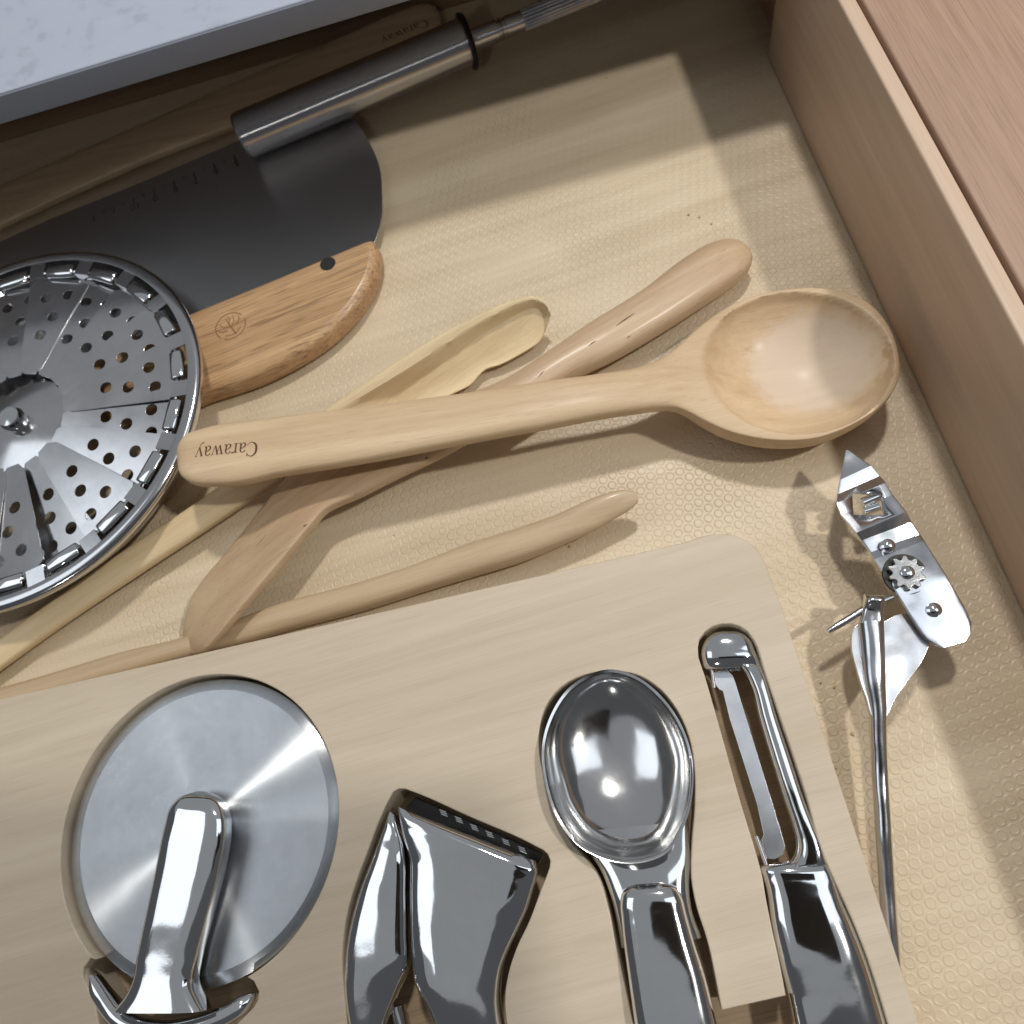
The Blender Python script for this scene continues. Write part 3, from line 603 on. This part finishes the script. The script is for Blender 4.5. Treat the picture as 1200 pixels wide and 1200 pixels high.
# ------------------------------------------------------------------ ice cream scoop
t = thing('ice_cream_scoop', 'chrome ice cream scoop with an oval bowl, in the right part of the tray', 'ice cream scoop', P(740, 950, .3))
rim_px = [(718, 788), (672, 806), (647, 842), (638, 877), (641, 913), (657, 960), (679, 988), (707, 1003), (743, 1008), (779, 996), (800, 963), (809, 924), (808, 888), (795, 849), (772, 817), (743, 795)]
rp = cr(rim_px, 96, True)
def rz(y): return 2.05 + (y - 788) / 220 * .75
rim = [P(x, y, rz(y)) for x, y in rp]
bc = P(720, 884, .75); 
rg = []
cen = sum(rim, Vector()) / len(rim)
K = 26
for i in range(K):                      # inside, rim to bottom
    ph = i / (K - 1) * math.pi / 2; s = math.cos(ph) ** .94; dd = math.sin(ph)
    c = cen.lerp(bc, dd); rg.append([Vector((c.x + (p.x - cen.x) * max(s, .003), c.y + (p.y - cen.y) * max(s, .003), p.z * (1 - dd) + bc.z * dd)) for p in rim])
rg = rg[::-1]
for i in range(14):                     # lip and outside
    ph = i / 13 * math.pi / 2; s = math.cos(ph) ** .8 * 1.035; dd = math.sin(ph)
    c = cen.lerp(bc, dd); zo = bc.z - .28
    rg.append([Vector((c.x + (p.x - cen.x) * max(s, .003), c.y + (p.y - cen.y) * max(s, .003), (p.z + .02) * (1 - dd) + zo * dd)) for p in rim])
MB().rings(rg).build('bowl', M_bowl, t, angle=70)
neck_rows = [(676, 975, 806, 962, 1.5, 1.5, .2, .6), (690, 998, 808, 985, 1.55, 1.55, .3, .7), (704, 1020, 809, 1010, 1.6, 1.6, .4, .8), (715, 1048, 808, 1040, 1.65, 1.65, .45, .9), (722, 1075, 811, 1066, 1.7, 1.7, .45, .9), (728, 1110, 822, 1098, 1.7, 1.7, .45, .9)]
MB().loft(neck_rows, 40, 48, 2.6).build('neck', M_chrome, t, angle=50)
hand_rows = [(745, 1036, 775, 1034, 2.2, 2.2, .12, .3), (731, 1042, 792, 1039, 2.2, 2.2, .40, .5), (727, 1054, 799, 1050, 2.2, 2.2, .48, .7), (728, 1075, 804, 1068, 2.2, 2.2, .5, .9), (731, 1105, 812, 1097, 2.2, 2.2, .52, .9), (737, 1150, 826, 1142, 2.2, 2.2, .55, .9), (744, 1200, 839, 1194, 2.2, 2.2, .6, .9), (756, 1290, 866, 1290, 2.2, 2.2, .65, .9)]
MB().loft(hand_rows, 50, 56, 2.9).build('handle', M_chrome, t, angle=50)

# ------------------------------------------------------------------ peeler
t = thing('peeler', 'chrome straight peeler with a slotted blade, in the rightmost pocket of the tray', 'peeler', P(930, 1000, .3))
zp = 1.6
mb = MB()
hv = [(847, 739.5, 860, 739.5), (834, 743.5, 872, 744), (825, 753, 881, 753), (821.5, 764, 885, 764), (823, 776, 889, 773), (825, 782, 891.5, 779.5), (827, 784, 892, 781), (855, 775.5, 892.5, 782), (862, 778.5, 893.5, 785), (870, 786, 897, 794), (880, 806, 902, 812), (889, 840, 910, 840), (904, 890, 926, 888), (919.5, 940, 942, 937), (930, 973, 955, 970), (933.5, 990, 963, 988), (931, 1003, 967.5, 1001), (925, 1011, 970.5, 1008), (918, 1015, 972, 1011), (892, 1015.5, 973, 1013), (891, 1017, 974, 1016), (893, 1026, 978.5, 1027), (897, 1040, 984, 1047), (903, 1082, 998, 1081), (912, 1125, 1013, 1119), (922, 1165, 1026, 1159), (929, 1200, 1037, 1197), (946, 1300, 1058, 1300)]
hz = [(.08, .1), (.34, .4), (.44, .5), (.46, .5), (.44, .5), (.34, .5), (.3, .5), (.3, .5), (.36, .5), (.38, .5), (.40, .5), (.40, .5), (.40, .5), (.42, .5), (.44, .55), (.45, .6), (.46, .6), (.46, .6), (.46, .6), (.42, .6), (.46, .6), (.5, .65), (.54, .7), (.6, .8), (.64, .8), (.66, .9), (.68, .9), (.68, .9)]
mb.loft([q + (zp, zp) + w for q, w in zip(hv, hz)], 200, 60, 2.7)
mb.build('frame', M_chrome, t, angle=60)
bp_ = [(836, 788), (843, 786), (853, 785.5), (859, 792), (862, 800), (874, 840), (905, 940), (920, 991), (918, 1001), (908, 1007), (899, 1006), (895, 996), (892, 985), (895, 978), (887, 942), (855, 842), (847, 810), (843, 808), (838, 802)]
slab('blade', [[P(*q, 1.35)[:2] for q in bp_]], 1.30, 1.36, .012, metal('blade_steel', (.84, .88, .94), .22, .06), t)
MB().tube([P(834, 781, 1.45), P(837, 806, 1.4)], .07, 12).build('pivot', M_chrome, t); MB().tube([P(886, 980, 1.4), P(899, 1016, 1.45)], .08, 12).build('pivot', M_chrome, t)

# ------------------------------------------------------------------ can opener
t = thing('can_opener', 'nickel can opener with a pointed piercing head, lying on the liner beside the tray', 'can opener', P(1030, 700, 0))
hd = [(991, 528, 994, 528, 2.05, 2.05, .04, .04), (984, 563, 1021, 546, 2.3, 2.3, .05, .05), (981, 580, 1031, 558, 2.22, 2.22, .05, .05), (980, 590, 1038, 566, 1.98, 1.98, .05, .05), (985, 604, 1046, 580, 2.0, 2.0, .05, .05), (1003, 625, 1062, 600, 2.25, 2.25, .05, .05), (1009, 634, 1068, 612, 2.05, 2.05, .05, .05), (1019, 648, 1078, 626, 1.98, 1.98, .05, .05), (1024, 656, 1083, 634, 2.12, 2.12, .05, .05), (1048, 693, 1108, 673, 2.15, 2.15, .05, .05), (1074, 735, 1132, 715, 2.1, 2.1, .05, .05), (1084, 749, 1138, 729, 2.05, 2.05, .05, .05), (1094, 756, 1138, 741, 2.02, 2.02, .05, .05), (1104, 760, 1132, 751, 2.0, 2.0, .05, .05)]
head = MB().loft(hd, 0, 24, 9, smooth=False).build('piercing_head', M_tin, t, smooth=True, angle=12)
cut = MB().box(-.5, .5, -.45, .45, -1, 1, Matrix.Translation(P(1016, 592, 2)) @ Matrix.Rotation(-.3, 4, 'Z')).build('cutter', M_tin)
bo = head.modifiers.new('b', 'BOOLEAN'); bo.object = cut; bo.operation = 'DIFFERENCE'; bo.solver = 'EXACT'
me = bpy.data.meshes.new_from_object(head.evaluated_get(bpy.context.evaluated_depsgraph_get())); head.modifiers.clear(); head.data = me; bpy.data.objects.remove(cut)
MB().tube([P(1010, 590, 1.75), P(1029, 582, 1.75)], .2, 14).build('rivet', M_chrome, t); MB().tube([P(1012, 600, 1.8), P(1030, 594, 1.8)], .17, 14).build('rivet', M_chrome, t)
for q_ in ((1040, 640), (1094, 715)):
    c = P(*q_, 2.15); MB().lathe([(.01, 2.34), (.15, 2.33), (.24, 2.27), (.26, 2.1)], (c.x, c.y), 24).build('rivet', M_chrome, t)
gc = P(1062, 672, 2.3); gm = []
for k in range(40):
    r = .62 if (k % 4) < 2 else .48; a = 2 * math.pi * k / 40; gm.append((gc.x + r * math.cos(a), gc.y + r * math.sin(a)))
MB().lathe([(.01, 2.19), (.74, 2.19), (.76, 2.17), (.76, 2.1)], (gc.x, gc.y), 36).build('gear_plate', M_black, t)
gear = slab('gear', [gm], 2.2, 2.42, .02, M_blade, t); MB().lathe([(.01, 2.5), (.2, 2.5), (.24, 2.47), (.24, 2.4)], (gc.x, gc.y), 24).build('axle', M_chrome, gear)
key = [(997, 756), (998, 742), (1003, 733), (1013, 729), (1034, 729), (1050, 721), (1072, 720), (1086, 730), (1089, 750), (1080, 775), (1062, 800), (1046, 824), (1036, 842), (1024, 842), (1014, 818), (1003, 784)]
slab('turning_key', [pl(key, 1.7, 80)], 1.60, 1.78, .02, M_zinc, t)
MB().loft([(1012, 697, 1035, 697, 2.0, 2.0, .10, .1), (1012, 702, 1036, 702, 2.0, 2.0, .3, .3), (1010, 716, 1035, 716, 1.95, 1.95, .22, .3), (1006, 731, 1036, 731, 1.9, 1.9, .2, .25)], 16, 28, 3).build('key_cap', M_cast, t)
MB().loft([(1005, 730, 1036, 730, 1.8, 1.8, .38, .3), (1008, 765, 1037, 765, 1.75, 1.75, .38, .3), (1012, 800, 1038, 800, 1.7, 1.7, .35, .3), (1018, 832, 1039, 832, 1.62, 1.62, .3, .28), (1019, 860, 1039, 860, 1.5, 1.5, .28, .28), (1026, 980, 1045, 980, 1.2, 1.2, .28, .28), (1033, 1087, 1052, 1087, .9, .9, .28, .28), (1043, 1230, 1064, 1230, .6, .6, .28, .28)], 60, 28, 2.2).build('handle_rod', M_tin, t)
MB().tube([P(1046, 700, 1.9), P(1012, 714, 1.9), P(985, 731, 1.9), P(970, 740, 1.9)], [.13, .13, .13, .09], 12).build('crank_pin', M_cast, t)

# ------------------------------------------------------------------ the unseen phone that takes the picture, added to block lamps and darken the chrome
ph = MB().box(-1.4, 14.8, -6.4, 1.3, .35, 1.15).build('phone', M_black, smooth=True, bevel=.3, loc=(0, 0, 0))
ph.data.transform(Matrix(m4)) 
tag(ph, 'unseen black phone added over the drawer to shade it, mirrored in the chrome tools', 'phone')

# ------------------------------------------------------------------ crumbs on the liner
cm = MB()
for px, py in ((857, 283), (834, 262), (807, 251), (820, 254), (770, 424), (712, 480), (700, 597), (690, 615), (735, 600), (668, 640), (962, 800), (978, 805), (1001, 790), (628, 392), (1000, 860), (462, 627), (806, 492), (846, 492), (711, 91), (980, 900), (1045, 1000)):
    c = P(px, py, .06); r = random.uniform(.03, .07)
    cm.tube([c + Vector((-r, 0, 0)), c, c + Vector((r * .8, r * .5, .01))], [r * .4, r, r * .3], 6)
tag(cm.build('crumbs', M_crumb, loc=(0, 0, 0)), 'tiny pale crumbs scattered over the liner', 'crumbs', kind='stuff')
